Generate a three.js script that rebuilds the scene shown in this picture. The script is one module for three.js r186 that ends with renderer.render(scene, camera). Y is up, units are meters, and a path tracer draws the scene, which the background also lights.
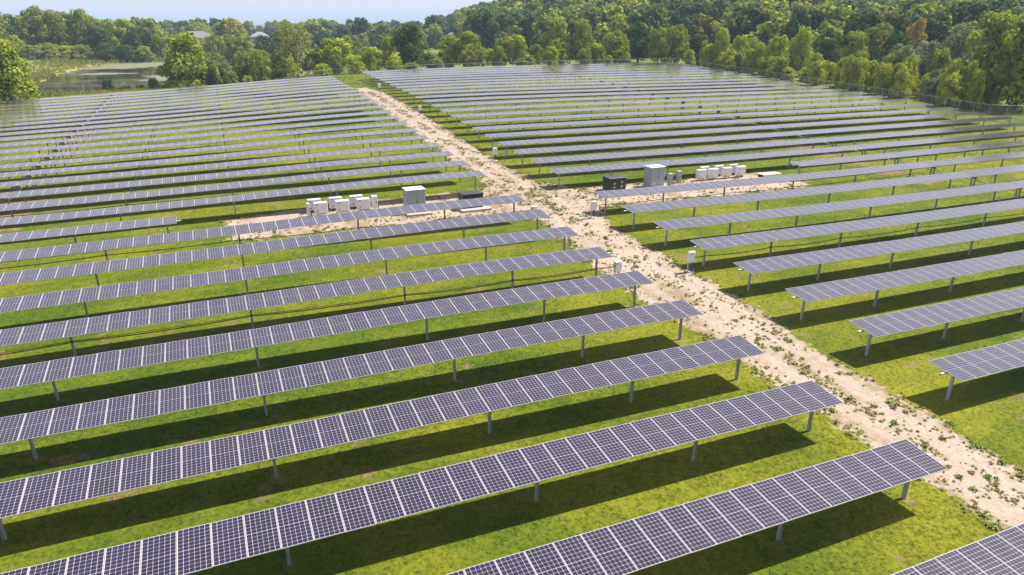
import * as THREE from 'three';
import { mergeGeometries as joinGeometries } from 'three/addons/utils/BufferGeometryUtils.js';
import { RoundedBoxGeometry } from 'three/addons/geometries/RoundedBoxGeometry.js';

// ------------------------------------------------------------------ camera, sky, sun, exposure
const scene = new THREE.Scene();
const EYE = new THREE.Vector3(0, 17.82, 0), YAW = 0.40993, PITCH = 0.36378, FOCAL = 692.1;
const camera = new THREE.PerspectiveCamera(2 * Math.atan(287.5 / FOCAL) * 180 / Math.PI, 1024 / 575, 0.5, 12000);
camera.position.copy(EYE);
camera.lookAt(EYE.x + Math.sin(YAW) * Math.cos(PITCH), EYE.y - Math.sin(PITCH), EYE.z - Math.cos(YAW) * Math.cos(PITCH));
const SUN = new THREE.Vector3(0.55, 0.835, 0.004).normalize();
const renderer = new THREE.WebGLRenderer({ antialias: true });
renderer.toneMapping = THREE.LinearToneMapping;
renderer.toneMappingExposure = 2.05;
renderer.shadowMap.enabled = true;
{
  const W = 1024, H = 512, d = new Float32Array(W * H * 4), hor = [0.44, 0.438, 0.495], zen = [0.12, 0.155, 0.275];
  for (let j = 0; j < H; j++) {
    const up = ((j + 0.5) / H - 0.5) * Math.PI, y = Math.sin(up);
    for (let i = 0; i < W; i++) {
      const a = ((i + 0.5) / W - 0.5) * 2 * Math.PI, x = Math.cos(a) * Math.cos(up), z = Math.sin(a) * Math.cos(up);
      const t = 1 - Math.exp(-Math.pow(Math.max(0, y), 1.4) * 1.8), c = Math.max(0, x * SUN.x + y * SUN.y + z * SUN.z), g = 0.35 * Math.pow(c, 7) + 0.6 * Math.pow(c, 60);
      for (let k = 0; k < 3; k++) d[(j * W + i) * 4 + k] = y < -0.02 ? [0.16, 0.17, 0.12][k] : hor[k] * (1 - t) + zen[k] * t + g * [1, 0.93, 0.84][k] * 0.4;
      d[(j * W + i) * 4 + 3] = 1;
    }
  }
  const sky = new THREE.DataTexture(d, W, H, THREE.RGBAFormat, THREE.FloatType);
  sky.mapping = THREE.EquirectangularReflectionMapping; sky.magFilter = THREE.LinearFilter; sky.minFilter = THREE.LinearFilter; sky.needsUpdate = true;
  scene.background = sky; scene.environment = sky;
}
const sun = new THREE.DirectionalLight(new THREE.Color(1, 0.93, 0.82), 4.5);
sun.position.copy(SUN).multiplyScalar(300).add(new THREE.Vector3(40, 0, -80)); sun.target.position.set(40, 0, -80);
sun.castShadow = true; Object.assign(sun.shadow.camera, { left: -180, right: 180, top: 180, bottom: -180, near: 1, far: 800 }); sun.shadow.mapSize.set(4096, 4096);
sun.name = 'sun'; scene.add(sun); scene.add(sun.target); sun.target.name = 'sun_target';
scene.fog = new THREE.FogExp2(new THREE.Color(0.60, 0.76, 1.0), 0.00023);

// ------------------------------------------------------------------ helpers
const mergeGeometries = (list) => joinGeometries(list.map((g) => g.index ? g.toNonIndexed() : g));
let seed = 12345;
const rnd = () => { seed |= 0; seed = seed + 0x6D2B79F5 | 0; let t = Math.imul(seed ^ seed >>> 15, 1 | seed); t = t + Math.imul(t ^ t >>> 7, 61 | t) ^ t; return ((t ^ t >>> 14) >>> 0) / 4294967296; };
const reseed = (s) => { seed = s; };
const R = (a, b) => a + (b - a) * rnd();
const clamp = (x, a, b) => x < a ? a : x > b ? b : x, lerp = (a, b, t) => a + (b - a) * t;
const ss = (a, b, x) => { const t = clamp((x - a) / (b - a), 0, 1); return t * t * (3 - 2 * t); };
const HT = new Float32Array(65536); reseed(77); for (let i = 0; i < 65536; i++) HT[i] = rnd();
function vn(x, y) { const i = Math.floor(x), j = Math.floor(y), u = x - i, v = y - j, s = u * u * (3 - 2 * u), t = v * v * (3 - 2 * v), a = i & 255, b = (i + 1) & 255, c = (j & 255) << 8, e = ((j + 1) & 255) << 8; return lerp(lerp(HT[a | c], HT[b | c], s), lerp(HT[a | e], HT[b | e], s), t); }
const fbm = (x, y, n) => { let s = 0, a = 0.5, w = 0; for (let i = 0; i < n; i++) { s += a * vn(x, y); w += a; a *= 0.55; x = x * 2.03 + 17.1; y = y * 2.03 + 5.7; } return s / w; };
const used = new Map();
const numbered = (n) => { const k = used.get(n) ?? 0; used.set(n, k + 1); return k ? n + '_' + String(k).padStart(3, '0') : n; };
function shade(o) { o.traverse((m) => { if (m.isMesh) { m.castShadow = true; m.receiveShadow = true; } }); return o; }
function thing(name, label, category, pos = [0, 0, 0], turn = 0, group) {
  const o = new THREE.Group(); o.name = numbered(name); o.position.set(...pos); o.rotation.y = turn; o.userData = { label, category };
  if (group) o.userData.group = group;
  scene.add(o); return o;
}
function part(parent, name, geo, mat, pos, rot) { const m = new THREE.Mesh(geo, mat); m.name = name; if (pos) m.position.set(...pos); if (rot) m.rotation.set(...rot); m.castShadow = m.receiveShadow = true; parent.add(m); return m; }
function structure(name, geo, mat) { const m = new THREE.Mesh(geo, mat); m.name = numbered(name); m.userData.kind = 'structure'; m.receiveShadow = m.castShadow = true; scene.add(m); return m; }
function stuff(name, label, category, geo, mat, mats, cols) {
  const m = new THREE.InstancedMesh(geo, mat, mats.length); m.name = numbered(name); m.userData = { kind: 'stuff', label, category };
  mats.forEach((q, i) => m.setMatrixAt(i, q)); if (cols) cols.forEach((c, i) => m.setColorAt(i, c)); m.castShadow = m.receiveShadow = true; scene.add(m); return m;
}
const lin = (r, g, b) => new THREE.Color().setRGB(r, g, b);
const mat = (c, rough = 0.7, extra = {}) => new THREE.MeshStandardMaterial({ color: lin(...c), roughness: rough, ...extra });
const box = (w, h, d, x = 0, y = 0, z = 0) => new THREE.BoxGeometry(w, h, d).translate(x, y, z);
const cyl = (r0, r1, h, n, x = 0, y = 0, z = 0) => new THREE.CylinderGeometry(r0, r1, h, n).translate(x, y, z);
const ordinal = (n) => n + (n % 100 > 10 && n % 100 < 14 ? 'th' : ['th', 'st', 'nd', 'rd'][n % 10] ?? 'th');
const Q = new THREE.Quaternion(), V = new THREE.Vector3(), S = new THREE.Vector3(), EU = new THREE.Euler();
const place = (x, y, z, ry, sx, sy = sx, sz = sx, rx = 0, rz = 0) => new THREE.Matrix4().compose(V.set(x, y, z), Q.setFromEuler(EU.set(rx, ry, rz)), S.set(sx, sy, sz));

// ------------------------------------------------------------------ terrain
const GH = [[0.76,0.63,0.45,0.17,-0.25,-0.83,-1.5,-2.14,-2.68,-3.1,-3.43,-3.69,-3.9,-4.09,-4.24,-4.39,-4.53,-4.66],
[0.63,0.56,0.48,0.33,0.06,-0.43,-1.07,-1.65,-2.07,-2.39,-2.64,-2.85,-3.03,-3.18,-3.32,-3.46,-3.59,-3.72],
[0.48,0.48,0.47,0.43,0.33,-0.04,-0.62,-1.14,-1.43,-1.65,-1.84,-2,-2.14,-2.27,-2.4,-2.53,-2.66,-2.78],
[0.3,0.37,0.42,0.43,0.39,0.21,0,-0.47,-0.69,-0.88,-1.01,-1.12,-1.24,-1.35,-1.47,-1.6,-1.72,-1.84],
[0.13,0.27,0.38,0.47,0.56,0.77,0.66,0.18,0,-0.09,-0.15,-0.23,-0.32,-0.43,-0.54,-0.66,-0.78,-0.9],
[-0.03,0.21,0.43,0.65,0.86,1.19,1.27,0.94,0.8,0.76,0.73,0.69,0.6,0.5,0.38,0.27,0.16,0.04],
[-0.16,0.19,0.55,0.91,1.24,1.73,2.12,1.99,1.85,1.76,1.67,1.61,1.52,1.42,1.31,1.2,1.09,0.98],
[-0.24,0.22,0.69,1.2,1.73,2.47,3.18,3.22,3.05,2.87,2.7,2.56,2.45,2.34,2.23,2.12,2.02,1.91],
[-0.27,0.29,0.86,1.49,2.21,3.19,4.09,4.25,4.1,3.86,3.64,3.49,3.36,3.24,3.14,3.04,2.94,2.84],
[-0.23,0.41,1.06,1.76,2.57,3.63,4.56,4.89,4.86,4.65,4.46,4.34,4.24,4.14,4.05,3.95,3.86,3.77],
[-0.13,0.59,1.32,2.1,2.97,3.97,4.83,5.3,5.44,5.38,5.27,5.19,5.11,5.03,4.95,4.86,4.78,4.69],
[0.03,0.81,1.62,2.47,3.38,4.31,5.12,5.67,5.96,6.06,6.06,6.03,5.98,5.92,5.85,5.77,5.69,5.61],
[0.21,1.06,1.93,2.84,3.76,4.66,5.44,6.06,6.47,6.71,6.82,6.85,6.84,6.8,6.74,6.68,6.61,6.53]];
function gridHeight(x, z) {   // smooth (B-spline) surface through the surveyed heights, 20 m apart
  const u = clamp((x + 90) / 20, 0, 17), v = clamp((30 - z) / 20, 0, 12), i = Math.min(16, Math.floor(u)), j = Math.min(11, Math.floor(v)), a = u - i, b = v - j;
  const w = (t) => [(1 - t) ** 3 / 6, (3 * t ** 3 - 6 * t * t + 4) / 6, (-3 * t ** 3 + 3 * t * t + 3 * t + 1) / 6, t ** 3 / 6], wa = w(a), wb = w(b);
  let s = 0;
  for (let q = 0; q < 4; q++) for (let p = 0; p < 4; p++) s += wa[p] * wb[q] * GH[clamp(j + q - 1, 0, 12)][clamp(i + p - 1, 0, 17)];
  return s;
}
const WATER = 0.7;
function pondQ(x, z) { const a = (x + 12 + (z + 300) * 0.03) / 34, b = (z + 302) / 86; return Math.pow(Math.abs(a) ** 4 + Math.abs(b) ** 4, 1 / 4) + 0.16 * (fbm(x * 0.05 + 3, z * 0.05, 2) - 0.5); }
function height(x, z) {
  const ox = Math.max(-60 - x, x - 136, 0), oz = Math.max(-192 - z, z - 30, 0), out = Math.hypot(ox, oz);
  let y = gridHeight(x, z) - 0.45 + 0.27 * (1 - ss(-6, 20, x));
  if (out > 0) {
    const r = Math.hypot(x, z), az = Math.atan2(x, -z) * 180 / Math.PI;
    const hill = 64 * ss(16, 37, az > -20 ? az : 360) * ss(290, 730, r) + 14 * ss(900, 2600, r) * (0.4 + 0.6 * fbm(x * 0.0006, z * 0.0006, 3));
    const far = 2.6 + hill + 2.4 * (fbm(x * 0.012, z * 0.012, 3) - 0.5) * ss(20, 120, out);
    y = lerp(y, far, ss(0, 70, out));
    if (z < -180 && x < 60 && z > -460) { const q = pondQ(x, z); y = lerp(y, lerp(-0.4, Math.min(y, 1.5), ss(0.9, 1.06, q)), 1 - ss(1.1, 1.5, q)); }
  }
  return y;
}
const Z0 = -10.155, PITCHZ = 5.3164, rowZ = (k, right) => Z0 - k * PITCHZ + (right ? 0.4165 : 0);
const endL = (k) => 25.42 + (k - 1) * 0.096, endR = (k) => 33.3 + (k - 2) * 0.142;

// lane: how far inside (positive) the bare gravel a point lies
const pl = (t, x) => { for (let i = 1; i < t.length; i++) if (x <= t[i][0] || i === t.length - 1) return lerp(t[i - 1][1], t[i][1], clamp((x - t[i - 1][0]) / (t[i][0] - t[i - 1][0]), 0, 1)); };
const EDGE_A = [[-40, 26.6], [12, 26.7], [22, 26.4], [30, 26.9], [37, 26.1], [45, 26.5], [52, 27.3], [60, 27.7], [74, 28.2], [87, 28.7], [101, 29], [122, 29.6], [147, 30], [160, 32]];
const EDGE_B = [[-40, 30.0], [14, 31.3], [22, 31.9], [29, 32.0], [34, 32.9], [48, 33.2], [54, 33.6], [62, 35.3], [70, 34.3], [80, 33.7], [101, 34.3], [127, 35.5], [151, 36], [164, 34]];
function lane(x, z) {
  let d = Math.min(x - pl(EDGE_A, -z), pl(EDGE_B, -z) - x, (z + 162) * 0.4);
  const padL = Math.min(x - 0.4, 30 - x, z + lerp(68.1, 69.8, ss(0, 12, x)), -60.8 - z), padR = Math.min(x - 30, 65 - x, z + 67.2, -59.6 - z), fl = Math.min(7.5 - Math.abs(x - 31.2) - Math.abs(z + 64) * 0.55, 9);
  d = Math.max(d, padL, padR, fl);
  return d + 1.2 * (fbm(x * 0.7, z * 0.7, 3) - 0.5) + 1.1 * (fbm(x * 3.1 + 9, z * 3.1, 2) - 0.5);
}
const POSTS = [0.8, 7.6, 15.4, 25.0, 34.5, 43.7];
const DRIVE_L = (k) => endL(k) - 45.4, DRIVE_R = (k) => endR(k) + 47.7;
function dirt(x, z) {   // bare reddish soil: cable trenches and the ground around the tracker drives, and worn spots
  let d = 0;
  const k = Math.round((Z0 - z) / PITCHZ), dz = z - rowZ(k, false);
  if (k > 5) for (const [X, on] of [[DRIVE_L(k), x < 20], [DRIVE_R(k), x > 40]]) if (on) d = Math.max(d, 1 - ss(0.5, 1, Math.hypot((x - X + (on && x > 40 ? 2 : 0.3)) / 3.2, (dz - 1.2) / 1.5) + 0.7 * (fbm(x * 0.9, z * 0.9, 2) - 0.5)));
  const kr = Math.round((Z0 + 0.4165 - z) / PITCHZ), L = x < 29, off = L ? endL(k) - x : x - endR(kr), pz = L ? dz : z - rowZ(kr, true);
  for (const p of POSTS) { const q = Math.hypot(off - p, pz - 0.1); if (q < 1) d = Math.max(d, 0.5 * (1 - ss(0.12, 0.42, q + 1.1 * (fbm(x * 1.7 + 5, z * 1.7, 2) - 0.45)))); }
  for (const [kk, x0, x1, right] of [[6, -60, 25, 0], [9, -60, 26, 0], [12, -60, 8, 0], [6, 33, 52, 1]]) if (x > x0 && x < x1) d = Math.max(d, 0.5 * (1 - ss(0.25, 0.9, Math.abs(z - rowZ(kk, right) + 0.2))) * ss(0.48, 0.62, fbm(x * 0.8 + kk, z * 1.6, 3)));
  return d;
}
const rut = (x, z) => { const w = (pl(EDGE_B, -z) - pl(EDGE_A, -z)) * 0.2, u = Math.abs(x - (pl(EDGE_A, -z) + pl(EDGE_B, -z)) / 2 + 0.5 * (fbm(7, z * 0.12, 2) - 0.5)); return Math.exp(-Math.pow((u - w) / 0.5, 2)); };   // the two wheel tracks
function groundColor(x, z, o) {
  const big = fbm(x * 0.035 + 4, z * 0.035, 3), mid = fbm(x * 0.22, z * 0.22 + 8, 3), fine = fbm(x * 2.2, z * 2.2, 3), grain = fbm(x * 9, z * 9, 2);
  // grass: deep green to straw-yellow
  let t = clamp(0.53 + 1.15 * (mid - 0.5) + 1.0 * (big - 0.5) + 0.5 * (fine - 0.5) + 0.5 * (fbm(x * 0.15, z * 1.1 + 40, 2) - 0.5) - 0.12 * ss(10, 50, x) * ss(-70, -30, z), 0, 1);
  let r = lerp(0.060, 0.165, t), g = lerp(0.098, 0.172, t), b = lerp(0.006, 0.012, t);
  const v = 0.70 + 0.64 * grain; r *= v; g *= v; b *= v;
  const bare = ss(0.72, 0.82, fbm(x * 0.55 + 31, z * 0.55, 4)) * 0.6;      // thin spots
  const dr = Math.max(bare, dirt(x, z));
  if (dr > 0) { const q = 0.75 + 0.5 * grain; r = lerp(r, 0.21 * q, dr); g = lerp(g, 0.135 * q, dr); b = lerp(b, 0.08 * q, dr); }
  const L = lane(x, z);
  if (L > -0.5) {
    const c0 = fbm(x * 0.5, z * 0.16, 3), st = fbm(x * 5.5, z * 5.5, 3), q = 0.72 + 0.46 * st + 0.22 * (grain - 0.5);
    let lr = 0.36 * q, lg = 0.295 * q, lb = 0.235 * q;
    const straw = ss(0.47, 0.64, c0 * 0.45 + st * 0.3 + 0.25 * fbm(x * 2.3 + 7, z * 2.3, 2)) * (0.85 - 0.6 * rut(x, z)); lr = lerp(lr, 0.215 * q, straw); lg = lerp(lg, 0.16 * q, straw); lb = lerp(lb, 0.09 * q, straw);
    const w = ss(-0.25, 0.3, L); r = lerp(r, lr, w); g = lerp(g, lg, w); b = lerp(b, lb, w);
  }
  o[0] = r; o[1] = g; o[2] = b; return o;
}
const toS = (v) => { v = clamp(v, 0, 1); return 255 * (v <= 0.0031308 ? 12.92 * v : 1.055 * Math.pow(v, 1 / 2.4) - 0.055); };
const SRGB = new Uint8Array(4097); for (let i = 0; i < 4097; i++) SRGB[i] = toS(i / 4096);
function groundTexture(x0, x1, z0, z1, W, H) {   // u along x, v along -z
  const d = new Uint8Array(W * H * 4), o = [0, 0, 0];
  for (let j = 0; j < H; j++) for (let i = 0; i < W; i++) {
    groundColor(lerp(x0, x1, (i + 0.5) / W), lerp(z1, z0, (j + 0.5) / H), o);
    const q = (j * W + i) * 4; for (let k = 0; k < 3; k++) d[q + k] = SRGB[clamp(o[k], 0, 1) * 4096 | 0]; d[q + 3] = 255;
  }
  const t = new THREE.DataTexture(d, W, H); t.colorSpace = THREE.SRGBColorSpace; t.magFilter = THREE.LinearFilter; t.minFilter = THREE.LinearFilter; t.needsUpdate = true; return t;
}
function sheet(xs, zs, skip, uvOf, colorOf) {
  const P = [], U = [], C = [], I = [], nx = xs.length, o = [0, 0, 0];
  for (const z of zs) for (const x of xs) { P.push(x, height(x, z), z); if (uvOf) U.push(...uvOf(x, z)); if (colorOf) C.push(...colorOf(x, z, o)); }
  for (let j = 0; j < zs.length - 1; j++) for (let i = 0; i < nx - 1; i++) { if (skip && skip((xs[i] + xs[i + 1]) / 2, (zs[j] + zs[j + 1]) / 2)) continue; const a = j * nx + i; I.push(a, a + nx, a + 1, a + 1, a + nx, a + nx + 1); }
  const g = new THREE.BufferGeometry(); g.setAttribute('position', new THREE.Float32BufferAttribute(P, 3)); if (uvOf) g.setAttribute('uv', new THREE.Float32BufferAttribute(U, 2)); if (colorOf) g.setAttribute('color', new THREE.Float32BufferAttribute(C, 3));
  g.setIndex(I); g.computeVertexNormals(); return g;
}
const range = (a, b, s) => { const r = []; for (let x = a; x <= b + 1e-6; x += s) r.push(x); return r; };
const NEAR = [-16, 64, -52, 4], FIELD = [-60, 150, -200, 10];
structure('ground', sheet(range(-16, 64, 2), range(-52, 4, 2), null, (x, z) => [(x + 16) / 80, (4 - z) / 56]), new THREE.MeshPhysicalMaterial({ map: groundTexture(...NEAR, 2048, 1434), roughness: 0.95, specularIntensity: 0.3 }));
structure('field_ground', sheet(range(-60, 150, 2), range(-200, 10, 2), (x, z) => x > -16 && x < 64 && z > -52 && z < 4, (x, z) => [(x + 60) / 210, (10 - z) / 210]), new THREE.MeshPhysicalMaterial({ map: groundTexture(...FIELD, 2048, 2048), roughness: 0.95, specularIntensity: 0.3 }));
{
  const grow = (a, dir) => { const r = []; let s = 3; for (let x = a; Math.abs(x) < 7000;) { x += dir * s; s *= 1.085; r.push(x); } return r; };
  const xs = [...grow(-60, -1).reverse(), ...range(-60, 150, 2), ...grow(150, 1)], zs = [...grow(-200, -1).reverse(), ...range(-200, 10, 2), ...grow(10, 1)];
  structure('terrain', sheet(xs, zs, (x, z) => x > -60 && x < 150 && z > -200 && z < 10, null, (x, z, o) => {
    groundColor(x, z, o); const n = fbm(x * 0.02, z * 0.02, 3);
    if (x < -20 && z < -195 && z > -360) { o[0] = lerp(0.155, 0.25, n); o[1] = lerp(0.18, 0.24, n); o[2] = 0.04; }   // sedge marsh
    return [o[0], o[1], o[2]];
  }), new THREE.MeshStandardMaterial({ vertexColors: true, roughness: 0.95 }));
}
{ // pond with floating algae
  const W = 256, H = 512, d = new Uint8Array(W * H * 4), rr = new Uint8Array(W * H * 4);
  for (let j = 0; j < H; j++) for (let i = 0; i < W; i++) {
    const x = i / W * 84, z = j / H * 190, f = fbm(x * 0.045, z * 0.05 + 2, 4), q = (j * W + i) * 4, n = 0.85 + 0.3 * fbm(x, z * 0.5, 2);   // j runs towards the far bank
    const a = ss(0.58, 0.66, f * 0.6 + 0.4 * j / H + 0.06 * (fbm(x * 0.6, z * 0.6, 2) - 0.5)), mud = ss(0.42, 0.6, fbm(x * 0.03 + 9, z * 0.11, 3));
    [lerp(lerp(0.03, 0.13, mud), 0.16, a), lerp(lerp(0.028, 0.11, mud), 0.165, a), lerp(lerp(0.024, 0.085, mud), 0.09, a)].forEach((c, k) => { d[q + k] = SRGB[clamp(c * n, 0, 1) * 4096 | 0]; }); d[q + 3] = 255;
    rr[q] = rr[q + 1] = rr[q + 2] = 255 * lerp(0.07, 0.6, a); rr[q + 3] = 255;
  }
  const tx = (a, s) => { const t = new THREE.DataTexture(a, W, H); if (s) t.colorSpace = THREE.SRGBColorSpace; t.magFilter = THREE.LinearFilter; t.needsUpdate = true; return t; };
  const g = new THREE.PlaneGeometry(84, 190, 20, 40).rotateX(-Math.PI / 2).translate(-14, WATER, -298);
  structure('pond_water', g, new THREE.MeshStandardMaterial({ map: tx(d, true), roughnessMap: tx(rr), roughness: 1 }));
}

// ------------------------------------------------------------------ solar trackers
const PW = 1.034, PL = 1.99, PP = 1.05;
function cellTexture(tint) {
  const W = 256, H = 768, d = new Uint8Array(W * H * 4), mw = PW / W, mh = PL / H;
  for (let j = 0; j < H; j++) for (let i = 0; i < W; i++) {
    const x = (i + 0.5) * mw, y = (j + 0.5) * mh, q = (j * W + i) * 4; let c;
    const ex = Math.min(x, PW - x), ey = Math.min(y, PL - y);
    if (ex < 0.012 || ey < 0.012) c = [0.46, 0.44, 0.47];
    else {
      const cw = (PW - 0.036) / 6, half = (PL - 0.036 - 0.006) / 2, ch = half / 6, yy = y - 0.018, top = yy > half ? 1 : 0, v = yy - top * (half + 0.006);   // 6 x 12 cells
      const a = ((x - 0.018) % cw + cw) % cw, b = ((v % ch) + ch) % ch, da = Math.min(a, cw - a), db = Math.min(b, ch - b);
      const gap = x < 0.018 || x > PW - 0.018 || v < 0 || v > half || da < 0.0046 || db < 0.0040 || da + db < 0.021;
      c = gap ? [0.44, 0.415, 0.455] : [0.012 * tint, 0.007 * tint, 0.022 * tint];
    }
    for (let k = 0; k < 3; k++) d[q + k] = SRGB[c[k] * 4096 | 0]; d[q + 3] = 255;
  }
  const t = new THREE.DataTexture(d, W, H); t.colorSpace = THREE.SRGBColorSpace; t.magFilter = THREE.LinearFilter; t.needsUpdate = true; return t;
}
const panelMats = [0.9, 1, 1.14].map((t) => new THREE.MeshPhysicalMaterial({ map: cellTexture(t), roughness: 0.2, ior: 1.55, clearcoat: 1, clearcoatRoughness: 0.17 }));
function panelGeometry() {   // aluminium frame standing 3 mm proud of the glass, 36 mm deep
  const P = [], U = [], N = [], w = PW / 2, l = PL / 2, f = 0.011, top = 0.018, gl = 0.015, bot = -0.018;
  const quad = (a, b, c, d, n, uv) => { for (const q of [a, b, c, a, c, d]) { P.push(...q); N.push(...n); U.push(...(uv ? [q[0] / PW + 0.5, 0.5 - q[2] / PL] : [0.004, 0.004])); } };
  quad([-w + f, gl, l - f], [w - f, gl, l - f], [w - f, gl, -l + f], [-w + f, gl, -l + f], [0, 1, 0], true);
  const ring = [[-1, 1, 1, 1], [1, 1, 1, -1], [1, -1, -1, -1], [-1, -1, -1, 1]];
  for (const [ax, az, bx, bz] of ring) {
    const A = (y, e) => [ax * (w - e), y, az * (l - e)], B = (y, e) => [bx * (w - e), y, bz * (l - e)], nx = (ax + bx) / 2, nz = (az + bz) / 2;
    quad(A(top, 0), B(top, 0), B(top, f), A(top, f), [0, 1, 0]); quad(A(bot, 0), B(bot, 0), B(top, 0), A(top, 0), [nx, 0, nz]); quad(A(top, f), B(top, f), B(gl, f), A(gl, f), [-nx, 0, -nz]);
  }
  quad([-w, bot, -l], [w, bot, -l], [w, bot, l], [-w, bot, l], [0, -1, 0]);
  const g = new THREE.BufferGeometry(); g.setAttribute('position', new THREE.Float32BufferAttribute(P, 3)); g.setAttribute('normal', new THREE.Float32BufferAttribute(N, 3)); g.setAttribute('uv', new THREE.Float32BufferAttribute(U, 2)); return g;
}
const panelGeo = panelGeometry();
const steelTex = (() => { const n = 128, d = new Uint8Array(n * n * 4); for (let j = 0; j < n; j++) for (let i = 0; i < n; i++) { const v = 0.42 + 0.14 * (fbm(i * 0.12, j * 0.12, 3) - 0.5), q = (j * n + i) * 4; d[q] = SRGB[v * 0.92 * 4096 | 0]; d[q + 1] = SRGB[v * 1.02 * 4096 | 0]; d[q + 2] = SRGB[v * 1.1 * 4096 | 0]; d[q + 3] = 255; } const t = new THREE.DataTexture(d, n, n); t.colorSpace = THREE.SRGBColorSpace; t.magFilter = THREE.LinearFilter; t.wrapS = t.wrapT = THREE.RepeatWrapping; t.needsUpdate = true; return t; })();
const galv = new THREE.MeshStandardMaterial({ map: steelTex, roughness: 0.5, metalness: 0.1 }), galvPale = mat([0.50, 0.52, 0.55], 0.45, { metalness: 0.3 }), darkSteel = mat([0.05, 0.055, 0.06], 0.5, { metalness: 0.4 });
const gearPaint = mat([0.22, 0.23, 0.24], 0.5);
const POST_H = 2.6;
const postGeo = mergeGeometries([box(0.012, POST_H, 0.14, -0.05, -POST_H / 2 - 0.12), box(0.012, POST_H, 0.14, 0.05, -POST_H / 2 - 0.12), box(0.088, POST_H - 0.01, 0.012, 0, -POST_H / 2 - 0.125)]);
const bearingGeo = mergeGeometries([box(0.07, 0.20, 0.26, 0, -0.13, 0), new THREE.TorusGeometry(0.105, 0.03, 6, 12).rotateY(Math.PI / 2).translate(0, -0.02, 0)]);
const gearGeo = mergeGeometries([new RoundedBoxGeometry(0.30, 0.46, 0.42, 2, 0.03).translate(0, -0.30, 0), cyl(0.17, 0.17, 0.16, 12, 0, 0, 0).rotateZ(Math.PI / 2).translate(0, -0.08, 0), box(0.16, 0.24, 0.16, 0.24, -0.36, 0.1)]);
const TILT = 0.105, HUBL = (k, x) => lerp(1.68, 1.97 + 0.02 * Math.min(k, 12), ss(-6, 20, x)), HUBR = 1.86;
function tube(pts, r, n = 7) { // straight pieces between points, closed ends
  const P = [], I = []; pts.forEach((p, i) => { const a = pts[Math.max(0, i - 1)], b = pts[Math.min(pts.length - 1, i + 1)], t = V.subVectors(b, a).normalize().clone(), s = new THREE.Vector3(0, 1, 0); if (Math.abs(t.y) > 0.9) s.set(1, 0, 0); const e = new THREE.Vector3().crossVectors(t, s).normalize(), f = new THREE.Vector3().crossVectors(e, t); for (let k = 0; k < n; k++) { const q = k / n * 2 * Math.PI; P.push(p.x + r * (Math.cos(q) * e.x + Math.sin(q) * f.x), p.y + r * (Math.cos(q) * e.y + Math.sin(q) * f.y), p.z + r * (Math.cos(q) * e.z + Math.sin(q) * f.z)); } });
  for (let i = 0; i < pts.length - 1; i++) for (let k = 0; k < n; k++) { const a = i * n + k, b = i * n + (k + 1) % n; I.push(a, b, a + n, b, b + n, a + n); }
  for (const [c, o] of [[0, 1], [(pts.length - 1) * n, 0]]) for (let k = 1; k < n - 1; k++) o ? I.push(c, c + k + 1, c + k) : I.push(c, c + k, c + k + 1);
  const g = new THREE.BufferGeometry(); g.setAttribute('position', new THREE.Float32BufferAttribute(P, 3)); g.setAttribute('uv', new THREE.Float32BufferAttribute(P.flatMap((v, i) => i % 3 === 0 ? [v, P[i + 1]] : []), 2)); g.setIndex(I); g.computeVertexNormals(); return g;
}
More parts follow.
